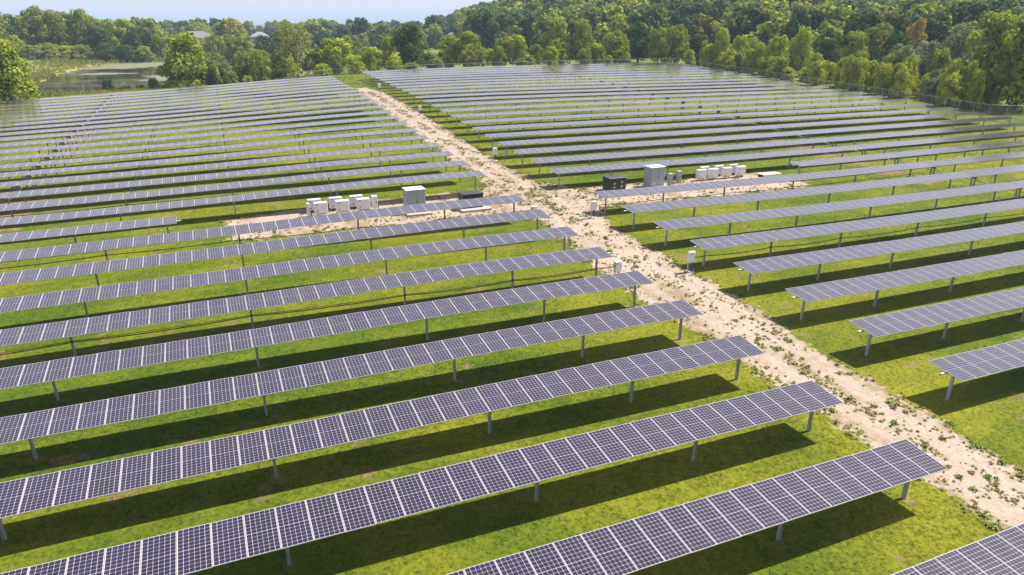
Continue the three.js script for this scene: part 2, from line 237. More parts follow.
function trackerRow(k, right, label, opt = {}) {
  const z = rowZ(k, right), dir = right ? 1 : -1, x0 = opt.start ?? (right ? endR(k) : endL(k)), drive = right ? DRIVE_R(k) : DRIVE_L(k), hub = (x) => right ? HUBR : HUBL(k, x);
  const far = right ? drive + 47.7 : Math.max(drive - 47.7, opt.limit ?? -1e9), base = height(x0, z);
  const root = thing('solar_tracker', label, 'solar tracker', [x0, base, z], 0, right ? 'tracker rows right of the gravel lane' : 'tracker rows left of the gravel lane');
  const axis = (x) => height(x, z) + hub(x);
  reseed(1000 + k * 7 + (right ? 500 : 0));
  // torque tube
  const pts = []; for (let x = x0 + dir * -0.32, n = 0; dir * (far - x) > 0 && n < 200; x += dir * 3, n++) pts.push(new THREE.Vector3(x - x0, axis(x) - base - 0.13, 0)); pts.push(new THREE.Vector3(far - x0, axis(far) - base - 0.13, 0));
  part(root, 'torque_tube', tube(pts, 0.065), galv);
  // panels
  const bulk = [];
  for (let i = 0; ; i++) {
    let s = PP * (i + 0.5); if (s > Math.abs(drive - x0)) s += 0.14;
    const x = x0 + dir * s; if (dir * (far - x) < PW / 2 - 0.2 && dir * (far - x) < 0.5) break;
    const y = axis(x), sl = Math.atan((axis(x + 0.5) - axis(x - 0.5)));
    EU.set((right || k < 10 ? TILT : 0.078) + R(-0.011, 0.011), 0, sl + R(-0.006, 0.006), 'ZXY');
    if (Math.hypot(x, z) < 104) { const m = part(root, 'panel', panelGeo, panelMats[Math.floor(rnd() * 3)], [x - x0, y - base, 0]); m.rotation.copy(EU); }
    else bulk.push(panelGeo.clone().applyMatrix4(new THREE.Matrix4().makeRotationFromEuler(EU).setPosition(x - x0, y - base, 0)));
    EU.order = 'XYZ';
  }
  if (bulk.length) { const m = part(root, 'panel_array', mergeGeometries(bulk), panelMats[1]); m.userData.kind = 'stuff'; }
  // posts
  const spots = []; for (const p of POSTS) { spots.push(x0 + dir * p); spots.push(drive + dir * (Math.abs(drive - (right ? endR(k) : endL(k))) - p)); }
  for (const x of spots) {
    if (dir * (x - x0) < 0 || dir * (far - x) < 0) continue;
    const m = part(root, 'post', postGeo, galv, [x - x0, axis(x) - base - 0.05, 0], [R(-0.015, 0.015), R(-0.1, 0.1), R(-0.015, 0.015)]);
    part(m, 'bearing', bearingGeo, darkSteel, [0, -0.06, 0]);
  }
  if (dir * (drive - x0) > 0 && dir * (far - drive) > 0) {
    const y = axis(drive) - base - 0.05; part(root, 'gearbox', gearGeo, gearPaint, [drive - x0, y - 0.02, 0]);
    for (const s of [-0.28, 0.28]) part(root, 'drive_post', postGeo, galv, [drive - x0 + s, y - 0.05, 0]);
  }
  return root;
}
const LN = 30, RN = 32;
// metres of row that lie left of the frame edge are cut off some way outside it
const leftLimit = (k) => { const z = rowZ(k, false), b = YAW + Math.atan(-640 / 740) ; return Math.tan(b) * -z - 14; };
for (let k = 0; k <= LN; k++) {
  const opt = { limit: leftLimit(k) }; if (k === 10) opt.start = -3.4;
  const l = k === 10 ? 'short tracker row ending left of the white inverters, left of the gravel lane' : k === 0 ? 'nearest solar tracker row, only a corner showing at the bottom right' : `long solar tracker row left of the gravel lane, ${ordinal(k)} from the photo bottom${k === 1 ? ' edge' : ''}`;
  trackerRow(k, false, l, opt);
}
for (let k = 2; k <= RN; k++) {
  const opt = {}; if (k === 10) opt.start = 64.6;
  trackerRow(k, true, k === 10 ? 'shorter tracker row starting beyond the white inverters, right of the gravel lane' : `long solar tracker row right of the gravel lane, ${ordinal(k - 1)} from the front`, opt);
}
// drive shafts linking the rows
for (const [right, k0, k1, label] of [[false, 7, LN, 'pale drive shaft linking the left tracker rows at their gearboxes'], [true, 5, 24, 'pale drive shaft linking the right tracker rows at their gearboxes']]) {
  const dx = right ? DRIVE_R : DRIVE_L, t = thing('drive_shaft', label, 'drive shaft', [dx(k0), height(dx(k0), rowZ(k0, right)), rowZ(k0, right)]), o = t.position;
  for (let k = k0; k < k1; k++) {
    const a = new THREE.Vector3(dx(k), height(dx(k), rowZ(k, right)) + 1.05, rowZ(k, right) - 0.25).sub(o), b = new THREE.Vector3(dx(k + 1), height(dx(k + 1), rowZ(k + 1, right)) + 1.05, rowZ(k + 1, right) + 0.25).sub(o);
    part(t, 'shaft_section', tube([a, b], 0.045, 6), galvPale);
  }
}

// ------------------------------------------------------------------ cables along some rows, with their combiner boxes
const white = mat([0.66, 0.66, 0.68], 0.4), cream = mat([0.58, 0.575, 0.55], 0.5), greyPaint = mat([0.30, 0.34, 0.38], 0.5), black = mat([0.012, 0.012, 0.013], 0.6), redCable = mat([0.20, 0.03, 0.02], 0.6), label1 = mat([0.75, 0.75, 0.72], 0.6);
const concreteTex = (() => { const n = 128, d = new Uint8Array(n * n * 4); for (let j = 0; j < n; j++) for (let i = 0; i < n; i++) { const v = 0.40 + 0.22 * (fbm(i * 0.09, j * 0.09, 4) - 0.5), q = (j * n + i) * 4; d[q] = SRGB[v * 4096 | 0]; d[q + 1] = SRGB[v * 0.93 * 4096 | 0]; d[q + 2] = SRGB[v * 0.85 * 4096 | 0]; d[q + 3] = 255; } const t = new THREE.DataTexture(d, n, n); t.colorSpace = THREE.SRGBColorSpace; t.magFilter = THREE.LinearFilter; t.needsUpdate = true; return t; })();
const concrete = new THREE.MeshStandardMaterial({ map: concreteTex, roughness: 0.9 });
function hung(k, right, h, sag) {
  const z = rowZ(k, right) + 0.12, dir = right ? 1 : -1, xe = right ? endR(k) : endL(k), drive = right ? DRIVE_R(k) : DRIVE_L(k), end = right ? Math.min(drive, 90) : Math.max(drive, leftLimit(k));
  const st = [xe - dir * 1.0, ...POSTS.map((p) => xe + dir * p).filter((x) => dir * (end - x) > 0), end], pts = [];
  for (let i = 0; i < st.length - 1; i++) for (let q = 0; q < 6; q++) { const t = q / 6, x = lerp(st[i], st[i + 1], t); pts.push(new THREE.Vector3(x, height(x, z) + h - sag * 4 * t * (1 - t) * Math.min(1, Math.abs(st[i + 1] - st[i]) / 8), z)); }
  pts.push(new THREE.Vector3(end, height(end, z) + h, z)); return pts;
}
for (const [k, right, strands, label] of [[6, false, [[0.95, 0.08, 0.018, black], [0.88, 0.12, 0.035, redCable]], 'red and black cable bundle strung under the sixth left tracker row'], [9, false, [[0.95, 0.1, 0.032, black]], 'black cable strung under the left tracker row before the inverters'], [6, true, [[0.95, 0.14, 0.032, black]], 'black cable strung under the right tracker row beside the white box'], [9, true, [[0.9, 0.1, 0.03, black]], 'black cable strung under the right tracker row before the green transformer'], [12, false, [[0.9, 0.1, 0.032, redCable]], 'reddish cable strung under the second left row behind the inverters']]) {
  const p0 = hung(k, right, 0.8, 0)[0], t = thing('cable', label, 'cable', [p0.x, height(p0.x, p0.z), p0.z], 0, 'cables strung along tracker rows');
  for (const [h, sag, r, m] of strands) part(t, 'strand', tube(hung(k, right, h, sag).map((p) => p.sub(t.position)), r, 5), m);
}
function combiner(x, z, label, leg = 0.85, s = 0.82) {
  const t = thing('combiner_box', label, 'electrical box', [x, height(x, z), z], 0.05, 'combiner boxes at the row ends'), y = leg + 0.5 * s;
  part(t, 'footing', new THREE.CylinderGeometry(0.34, 0.42, 0.16, 9).translate(0, 0.02, 0), concrete);
  for (const q of [-0.16, 0.16]) part(t, 'leg', box(0.07, leg + 0.2, 0.07, q, leg / 2, -0.06), galv);
  const c = part(t, 'cabinet', new RoundedBoxGeometry(0.68 * s, 1.05 * s, 0.3, 2, 0.03).translate(0, y, 0.06), white);
  part(c, 'door', new RoundedBoxGeometry(0.6 * s, 0.95 * s, 0.02, 1, 0.008).translate(0, y, 0.222), white);
  part(c, 'latch', box(0.05, 0.1, 0.03, 0.22 * s, y, 0.245), black); part(c, 'rating_plate', box(0.12, 0.06, 0.006, -0.1, y + 0.34 * s, 0.236), darkSteel);
  part(t, 'conduit', mergeGeometries([cyl(0.035, 0.035, leg, 7, 0.05, leg / 2, 0.05), cyl(0.03, 0.03, leg, 7, 0.14, leg / 2, 0.06)]), darkSteel);
}
combiner(32.85, -41.0, 'white electrical box on legs at the lane edge by right row five');
combiner(33.0, -56.4, 'white electrical box on legs in front of the green transformer');
combiner(26.95, -42.1, 'low white electrical box at the left lane edge, nearest one', 0.4);
combiner(27.45, -58.0, 'low white electrical box left of the lane at the inverter pad', 0.45);
combiner(33.55, -82.8, 'white electrical box right of the lane, first one behind the pad');
combiner(34.2, -118.5, 'small white electrical box far up the right lane edge');
combiner(35.4, -153, 'farthest white electrical box near the lane end');

// ------------------------------------------------------------------ equipment pads
function inverter(x, z, label, w = 1.26) {
  const t = thing('inverter', label, 'inverter', [x, height(x, z), z], 0.02, 'white inverters on the equipment pads'), y = 0.8;
  for (const q of [-1, 1]) part(t, 'leg', box(0.07, 0.6, 0.07, q * w * 0.36, 0.1, 0), galv);
  const c = part(t, 'housing', new RoundedBoxGeometry(w, 1.08, 0.5, 2, 0.04).translate(0, y, 0), white);
  part(c, 'cover', new RoundedBoxGeometry(w - 0.12, 0.94, 0.03, 1, 0.012).translate(0, y, 0.26), white);
  part(c, 'badge', box(0.2, 0.08, 0.008, -w * 0.3, y + 0.37, 0.28), darkSteel); part(c, 'switch', cyl(0.06, 0.06, 0.05, 10).rotateX(Math.PI / 2).translate(-w * 0.28, y - 0.3, 0.285), darkSteel);
  part(c, 'cable_gland', box(w * 0.6, 0.1, 0.2, 0, y - 0.58, 0), black);
  part(c, 'heat_sink', box(w * 0.8, 0.8, 0.09, 0, y, -0.29), cream);
}
[8.9, 10.95, 12.95].forEach((x, i) => { inverter(x, -66.1, `white inverter in the front row on the left pad, ${ordinal(i + 1)} from the left`); inverter(x - 0.4, -67.5, `white inverter in the back row on the left pad, ${ordinal(i + 1)} from the left`); });
function narrowBox(x, z, w, h, leg, paint, label) {
  const t = thing('disconnect_box', label, 'electrical box', [x, height(x, z), z], 0, 'narrow boxes on the pads'), y = leg + h / 2;
  part(t, 'leg', box(0.1, leg + 0.3, 0.1, 0, leg / 2 - 0.1, 0), galv);
  const c = part(t, 'housing', new RoundedBoxGeometry(w, h, 0.46, 2, 0.03).translate(0, y, 0), paint);
  part(c, 'door', box(w - 0.1, h - 0.14, 0.02, 0, y, 0.24), paint); part(c, 'handle', box(0.05, 0.16, 0.05, w * 0.28, y, 0.26), black); part(t, 'conduit', cyl(0.05, 0.05, 0.6, 7, w * 0.5 + 0.08, 0.25, 0), darkSteel);
}
narrowBox(14.15, -66.5, 0.55, 1.2, 0.2, white, 'narrow white box at the right end of the left inverters');
narrowBox(7.75, -66.2, 0.3, 1.1, 0.2, cream, 'narrow pale box at the left end of the left inverters');
narrowBox(48.35, -65.4, 0.56, 1.2, 0.12, greyPaint, 'small grey box beside the right tall cabinet, the nearer of two');
narrowBox(50.0, -66.0, 0.56, 1.25, 0.14, greyPaint, 'small grey box beside the right tall cabinet, the farther of two');
[53.2, 54.95, 57.0, 59.1].forEach((x, i) => inverter(x, -66.0, `white inverter in the front row on the right pad, ${ordinal(i + 1)} from the left`));
[54.5, 56.7, 58.9].forEach((x, i) => inverter(x, -67.2, `white inverter in the back row on the right pad, ${ordinal(i + 1)} from the left`));
function cabinet(x, z, label) {
  const t = thing('switchgear_cabinet', label, 'cabinet', [x, height(x, z), z], 0, 'tall grey cabinets on the pads');
  part(t, 'plinth', new RoundedBoxGeometry(2.5, 0.4, 2.1, 1, 0.03).translate(0.1, 0, 0.5), concrete);
  const b = part(t, 'body', new RoundedBoxGeometry(1.85, 2.1, 1.4, 2, 0.025).translate(0, 1.25, 0), greyPaint);
  part(t, 'roof', new RoundedBoxGeometry(1.97, 0.09, 1.54, 2, 0.03).translate(0, 2.34, 0), cream);
  for (const q of [-1, 1]) part(b, 'door', new RoundedBoxGeometry(0.87, 1.92, 0.03, 1, 0.01).translate(q * 0.45, 1.27, 0.715), greyPaint);
  part(b, 'handle', box(0.05, 0.22, 0.05, 0.08, 1.2, 0.75), darkSteel); part(b, 'warning_plate', box(0.12, 0.16, 0.006, -0.45, 0.55, 0.735), label1); part(b, 'warning_plate', box(0.12, 0.16, 0.006, 0.6, 0.55, 0.735), label1);
}
cabinet(17.55, -64.2, 'tall grey double-door cabinet on the left equipment pad'); cabinet(46.0, -65.2, 'tall grey double-door cabinet on the right equipment pad');
function transformer(x, z, paint, top, label, stickers) {
  const t = thing('transformer', label, 'transformer', [x, height(x, z), z], 0, 'pad transformers');
  part(t, 'pad', new RoundedBoxGeometry(3.1, 0.34, 2.6, 1, 0.03).translate(0.1, 0.02, 0.2), concrete);
  const b = part(t, 'tank', new RoundedBoxGeometry(2.1, 1.35, 1.5, 2, 0.03).translate(0, 0.87, 0), paint);
  part(t, 'lid', new RoundedBoxGeometry(2.2, 0.09, 1.6, 2, 0.03).translate(0, 1.57, 0), top);
  for (const q of [-1, 1]) part(b, 'door', box(1.0, 1.14, 0.03, q * 0.515, 0.86, 0.76), paint);
  part(b, 'handle', box(0.06, 0.18, 0.06, 0.06, 0.8, 0.8), black);
  if (stickers) for (const [sx, sy] of [[-0.45, 1.0], [-0.45, 0.62], [0.5, 1.1], [0.48, 0.64]]) part(b, 'sticker', box(0.15, 0.17, 0.006, sx, sy, 0.782), label1);
}
transformer(23.15, -63.6, mat([0.022, 0.026, 0.023], 0.45), mat([0.022, 0.026, 0.023], 0.3), 'dark charcoal transformer box on the left concrete pad', false);
transformer(40.55, -64.9, mat([0.026, 0.034, 0.022], 0.45), mat([0.026, 0.034, 0.022], 0.3), 'dark green transformer box with white stickers on the right pad', true);
{ const t = thing('concrete_slab', 'low pale concrete slab right of the right white inverters', 'slab', [63.4, height(63.4, -65.6), -65.6]); part(t, 'slab', new RoundedBoxGeometry(2.9, 0.42, 1.2, 1, 0.04).translate(0, 0.02, 0), mat([0.56, 0.54, 0.49], 0.9)); part(t, 'conduit_stub', box(0.4, 0.4, 0.35, -1.7, 0.08, 0.3), black); }

// ------------------------------------------------------------------ chain-link fence
const linkTex = (() => { const n = 64, d = new Uint8Array(n * n * 4); for (let j = 0; j < n; j++) for (let i = 0; i < n; i++) { const a = Math.abs(((i + j) / n % 1) - 0.5), b = Math.abs((((i - j) / n % 1) + 1) % 1 - 0.5), v = Math.min(a, b) < 0.022 ? 255 : 0, q = (j * n + i) * 4; d[q] = d[q + 1] = d[q + 2] = v; d[q + 3] = 255; } const t = new THREE.DataTexture(d, n, n); t.wrapS = t.wrapT = THREE.RepeatWrapping; t.magFilter = THREE.LinearFilter; t.needsUpdate = true; return t; })();
const linkMat = new THREE.MeshStandardMaterial({ color: lin(0.34, 0.38, 0.43), roughness: 0.5, metalness: 0.3, alphaMap: linkTex, transparent: true, side: THREE.DoubleSide });
const fencePost = cyl(0.026, 0.026, 2.7, 7, 0, 0.95, 0);
function fence(x0, z0, x1, z1, label) {
  const L = Math.hypot(x1 - x0, z1 - z0), n = Math.round(L / 3.05), t = thing('chain_link_fence', label, 'fence', [x0, height(x0, z0), z0], 0, 'perimeter fence'), o = t.position, P = [], U = [], I = [], rail = [];
  for (let i = 0; i <= n; i++) { const x = lerp(x0, x1, i / n), z = lerp(z0, z1, i / n), y = height(x, z); part(t, 'post', fencePost, galvPale, [x - o.x, y - o.y, z - o.z]); rail.push(new THREE.Vector3(x - o.x, y - o.y + 2.2, z - o.z)); P.push(x - o.x, y - o.y + 0.05, z - o.z, x - o.x, y - o.y + 2.17, z - o.z); U.push(i * L / n / 0.09, 0, i * L / n / 0.09, 2.12 / 0.09); if (i < n) { const a = i * 2; I.push(a, a + 2, a + 1, a + 1, a + 2, a + 3); } }
  const g = new THREE.BufferGeometry(); g.setAttribute('position', new THREE.Float32BufferAttribute(P, 3)); g.setAttribute('uv', new THREE.Float32BufferAttribute(U, 2)); g.setIndex(I); g.computeVertexNormals();
  part(t, 'wire_mesh', g, linkMat); part(t, 'top_rail', tube(rail, 0.018, 5), galvPale);
}
fence(178, -70, 139.0, -88.6, 'chain-link fence running to the right edge below the big tree');
fence(139.0, -89.0, 139.2, -189.6, 'chain-link fence along the right ends of the tracker rows');
fence(138.9, -190, 24, -190, 'chain-link fence across the far end of the solar field');

// ------------------------------------------------------------------ trees
const KIND = {   // base leaf colours and words
  a: [[0.23, 0.29, 0.024], 'leafy green tree'], o: [[0.19, 0.235, 0.036], 'olive green tree'], y: [[0.31, 0.38, 0.02], 'yellow-green tree'], d: [[0.065, 0.118, 0.020], 'dark green tree'],
  s: [[0.23, 0.26, 0.065], 'thin-crowned pale green tree'], b: [[0.36, 0.41, 0.03], 'bright yellow tree'], r: [[0.40, 0.31, 0.035], 'orange-yellow tree'], w: [[0.21, 0.25, 0.12], 'silvery green tree'],
};
function crownGeometry(s, color, leaves, size, sparse = 1, lobes = 15, flat = 1) {   // a crown 1 m high above its stem, 1 m wide
  reseed(s); const L = [];
  for (let i = 0; i < lobes; i++) { const h = (i + R(0, 0.8)) / lobes, a = i * 2.4 + R(-0.7, 0.7), env = Math.pow(Math.max(0.05, 1 - Math.pow(Math.abs(h - 0.38) / 0.67, 2.2)), 0.55), rr = env * (rnd() < 0.25 ? R(0.02, 0.18) : R(0.20, 0.36)), q = R(0.085, 0.165) * (0.7 + 0.5 * env); L.push([Math.cos(a) * rr, 0.10 + 0.80 * h * flat, Math.sin(a) * rr, q, R(0.8, 1.2), R(-0.1, 0.16)]); }
  const P = [], C = [], N = [], u = new THREE.Vector3(), n = new THREE.Vector3(), e = new THREE.Vector3(), f = new THREE.Vector3();
  for (let i = 0; i < leaves; i++) {
    const l = L[Math.floor(rnd() * L.length)], th = R(0, 6.283), cy = R(-0.75, 1), sy = Math.sqrt(1 - cy * cy), clump = 0.8 + 0.4 * vn(Math.cos(th) * sy * 3.5 + l[0] * 20 + 50, cy * 3.5 + Math.sin(th) * sy * 2.7 + l[1] * 20 + 50), rad = l[3] * clump * Math.pow(rnd(), 0.22 / sparse);
    n.set(Math.cos(th) * sy, cy, Math.sin(th) * sy); const x = l[0] + n.x * rad, y = l[1] + n.y * rad * 0.86, z = l[2] + n.z * rad;
    u.set(R(-1, 1), R(-0.6, 1), R(-1, 1)).multiplyScalar(0.6).add(n).normalize(); e.set(R(-1, 1), R(-1, 1), R(-1, 1)).cross(u).normalize(); f.crossVectors(u, e);
    const w = size * R(0.6, 1.3), h = w * R(0.8, 1.5), v = l[4] * R(0.72, 1.3), yel = l[5] + R(-0.1, 0.16);
    const c = [color[0] * v * (1 + yel), color[1] * v * (1 + yel * 0.35), color[2] * v];
    const A = [x - f.x * h, y - f.y * h, z - f.z * h], B = [x + e.x * w, y + e.y * w, z + e.z * w], D = [x + f.x * h, y + f.y * h, z + f.z * h], E2 = [x - e.x * w, y - e.y * w, z - e.z * w];
    for (const q of [A, B, D, A, D, E2]) { P.push(...q); N.push(u.x, u.y, u.z); C.push(...c); }
  }
  const g = new THREE.BufferGeometry(); g.setAttribute('position', new THREE.Float32BufferAttribute(P, 3)); g.setAttribute('normal', new THREE.Float32BufferAttribute(N, 3)); g.setAttribute('color', new THREE.Float32BufferAttribute(C, 3)); g.userData.lobes = L; return g;
}
function trunkGeometry(lobes, thick = 0.028) {
  const g = [], stem = [new THREE.Vector3(0, -0.06, 0), new THREE.Vector3(0.01, 0.18, 0.005), new THREE.Vector3(-0.005, 0.42, 0.01), new THREE.Vector3(0.005, 0.72, 0)];
  const taper = (pts, r0, r1) => { const P = [], I = [], n = 6; pts.forEach((p, i) => { const r = lerp(r0, r1, i / (pts.length - 1)); for (let k = 0; k < n; k++) { const q = k / n * 6.283; P.push(p.x + r * Math.cos(q), p.y, p.z + r * Math.sin(q)); } }); for (let i = 0; i < pts.length - 1; i++) for (let k = 0; k < n; k++) { const a = i * n + k, b = i * n + (k + 1) % n; I.push(a, a + n, b, b, a + n, b + n); } const q = new THREE.BufferGeometry(); q.setAttribute('position', new THREE.Float32BufferAttribute(P, 3)); q.setIndex(I); q.computeVertexNormals(); return q; };
  g.push(taper(stem, thick, thick * 0.35));
  for (let i = 1; i < lobes.length; i += 3) { const l = lobes[i], y = l[1] * 0.55; g.push(taper([new THREE.Vector3(0, y, 0), new THREE.Vector3(l[0] * 0.5, y + (l[1] - y) * 0.6, l[2] * 0.5), new THREE.Vector3(l[0], l[1], l[2])], thick * 0.42, thick * 0.12)); }
  return mergeGeometries(g);
}
const leafMat = new THREE.MeshPhysicalMaterial({ vertexColors: true, roughness: 1, specularIntensity: 0.4, transmission: 0.35, thickness: 0, side: THREE.DoubleSide }), bark = mat([0.11, 0.09, 0.07], 0.9);
const protos = {};
Object.entries(KIND).forEach(([k, [c]], i) => { protos[k] = [0, 1, 2].map((v) => { const sparse = k === 's' ? 2.6 : k === 'o' ? 1.3 : 1, geo = crownGeometry(300 + i * 10 + v, c, k === 's' ? 3000 : 5200, k === 's' ? 0.016 : 0.0195, sparse, 34 + v * 5); return { crown: geo, trunk: trunkGeometry(geo.userData.lobes) }; }); });
function tree(name, x, z, top, w, kind, label, group) {
  const y = height(x, z) - 0.1, h = Math.max(2.2, top - y), t = thing(name, label, name === 'shrub' ? 'shrub' : 'tree', [x, y, z], R(0, 6.283), group), p = protos[kind][Math.floor(rnd() * 3)];
  const ww = w * 1.16;
  for (const n of ['trunk', 'crown']) { const m = part(t, n, p[n], n === 'trunk' ? bark : leafMat); m.scale.set(ww, h, ww); }
  return t;
}
const FAR = [[-38.2,-186.7,15.4,11.5,'a'],[-42.6,-182,17.1,10,'a'],[-2,-212,16.4,14.6,'a'],[2.6,-214,9.2,6,'o'],[6.6,-215.9,8,5.5,'o'],[11.9,-221.7,10.9,7.3,'o'],[16.7,-219.4,11.4,7.2,'a'],[27.4,-226.3,18.9,13.3,'s'],[21.7,-225,10.1,6.9,'o'],[32.3,-223.7,11.1,6.9,'a'],[38,-222.8,14.2,13.2,'y'],[45.4,-231.6,14.9,9,'o'],[48.7,-220.7,11.6,9.7,'y'],[55.9,-225.2,14.6,5.9,'a'],[60.4,-217.8,18.7,10.9,'d'],[67.6,-219.9,9.6,6.4,'o'],[75.3,-223.7,15.1,9,'a'],[80,-219.9,16,10.7,'a'],[86.6,-215.2,10.7,5.9,'y'],[93.6,-221,14.2,7.9,'a'],[96.9,-217.4,14.8,7.8,'y'],[105.4,-222.3,11.6,6.2,'o'],[106.7,-210.5,20.5,11.4,'a'],[115.2,-208.3,19.9,8.4,'a'],[117.1,-202.6,12.5,6.5,'y'],[125.4,-204.6,16,9.1,'a'],[136.1,-207.3,18.7,10.7,'d'],[135.8,-195.4,17.2,7.2,'a'],[141.5,-193.9,18.1,7.9,'a']];
const SIDE = [[149.5,-192.8,15.1,8,'d'],[147.7,-178.9,17,6.5,'b'],[148.8,-172.7,15.1,6.3,'y'],[159.2,-179.6,14.3,7.3,'a'],[148,-162.7,13,4.5,'b'],[150,-158.2,15.2,7.2,'y'],[157.4,-156.6,17.6,7.9,'y'],[164.9,-154.5,14.4,8,'d'],[168,-148.2,16.5,8.5,'a'],[183.9,-154.3,18.6,12.2,'o'],[176.1,-141.6,16.3,8.6,'d'],[207.4,-160,20.4,5.3,'r'],[206.1,-161.8,17.8,4.6,'r'],[156.8,-124.1,13.8,9.1,'w'],[163.9,-123.1,14.6,8.8,'w'],[158.7,-115,13.1,6.5,'a'],[168.1,-117.3,18.3,10.9,'w'],[155.7,-101.8,20.9,13.7,'a'],[153.9,-93.4,21.3,13.7,'a'],[153.3,-101.8,12.3,5.6,'y']];
const BANK = [[-75.9,-397.8,22.9,12.3,'d'],[-71.8,-403.7,22.1,11.4,'a'],[-66.7,-406.6,26.5,13.6,'o'],[-60.3,-403.5,24.8,14.5,'o'],[-54.7,-408.4,24,14.6,'a'],[-47.1,-405.3,25.3,13.4,'o'],[-41.4,-399.9,17.4,15.3,'d'],[-35.4,-408.5,20.1,13.5,'a'],[-30.2,-410.9,21,12.5,'y'],[-25.2,-404.2,17.4,12.3,'d'],[-19.4,-407.5,16,12.4,'d'],[-15.1,-401.7,14.1,9.2,'a'],[-72.6,-385.2,13.7,7.9,'y'],[-67.3,-384.2,9.5,10.9,'o'],[-60.8,-387.3,10.2,10.9,'a'],[-53.9,-386.3,8.9,10.9,'y'],[-47.8,-389.1,9.2,10.9,'o'],[-37.9,-388.2,10,9.9,'d'],[-29.9,-388.9,9,10.9,'d'],[-22.4,-389.4,8.5,9.9,'a'],[-79.8,-392,23.6,13.2,'a'],[-7.3,-391.9,11.5,9.9,'a'],[1.8,-388,12.4,10.8,'a'],[8.9,-379.9,13.4,11.5,'a'],[16.2,-383.7,13.7,10.7,'a'],[23.2,-379.3,12.8,10.6,'a'],[31.8,-382.7,13.2,10.7,'d'],[40.1,-381.9,12.2,10.7,'d']];
reseed(4242);
const bearing = (t) => Math.atan2(t[0], -t[1]);
for (const [list, where] of [[FAR, 'behind the far field end'], [SIDE, 'beyond the right row ends'], [BANK, 'on the far pond bank']]) {
  const s = [...list].sort((a, b) => bearing(a) - bearing(b));
  s.forEach(([x, z, top, w, kind], i) => { const own = x === -2 ? 'large round tree standing alone right of the pond' : x === 155.7 ? 'largest green tree behind the fence near the right edge' : x === -38.2 ? 'leafy green tree at the left edge beside the marsh' : `${KIND[kind][1]} ${where}, ${ordinal(i + 1)} from the left`; tree('tree', x, z, top, w, kind, own, where === 'behind the far field end' ? 'trees behind the far field end' : 'trees ' + where); });
}
{ // young trees and shrubs in a belt along the fences
  const list = [];
  for (let i = 0; i < 72; i++) { const t = i / 71, z = -194 + 98 * t + R(-1.5, 1.5), x = 143.5 + R(-1, 9); list.push([x, z, height(x, z) + R(3.2, 8.2) + (t > 0.6 ? 1.5 : 0), R(3.4, 5.4), ['y', 'a', 'b', 'y', 'w', 'y', 'b'][Math.floor(R(0, 7))]]); }
  list.sort((a, b) => bearing(a) - bearing(b)).forEach((q, i) => tree('shrub', ...q, `${KIND[q[4]][1].replace('tree', 'shrub')} in the belt behind the right fence, ${ordinal(i + 1)} from the left`, 'shrubs behind the right fence'));
  const back = []; for (let i = 0; i < 26; i++) { const x = -8 + i * 5.4 + R(-1.5, 1.5), z = -200 + R(-4, 1) - (x < 30 ? 6 : 0); back.push([x, z, height(x, z) + R(2.2, 6.5), R(3, 6.2), ['o', 'a', 'd', 'y', 'o'][Math.floor(R(0, 5))]]); }
  back.forEach((q, i) => tree('shrub', ...q, `${KIND[q[4]][1].replace('tree', 'shrub')} along the far fence, ${ordinal(i + 1)} from the left`, 'shrubs along the far fence'));
  [[-22.8, -222, 4.2], [-11.4, -219, 4.4], [-14.5, -216, 2.9], [-18, -214, 2.7], [-7, -214, 4]].forEach(([x, z, top], i) => tree('shrub', x, z, top, 3.4, 'd', `small dark bush on the near pond shore, ${ordinal(i + 1)} of five`, 'bushes on the near pond shore'));
}
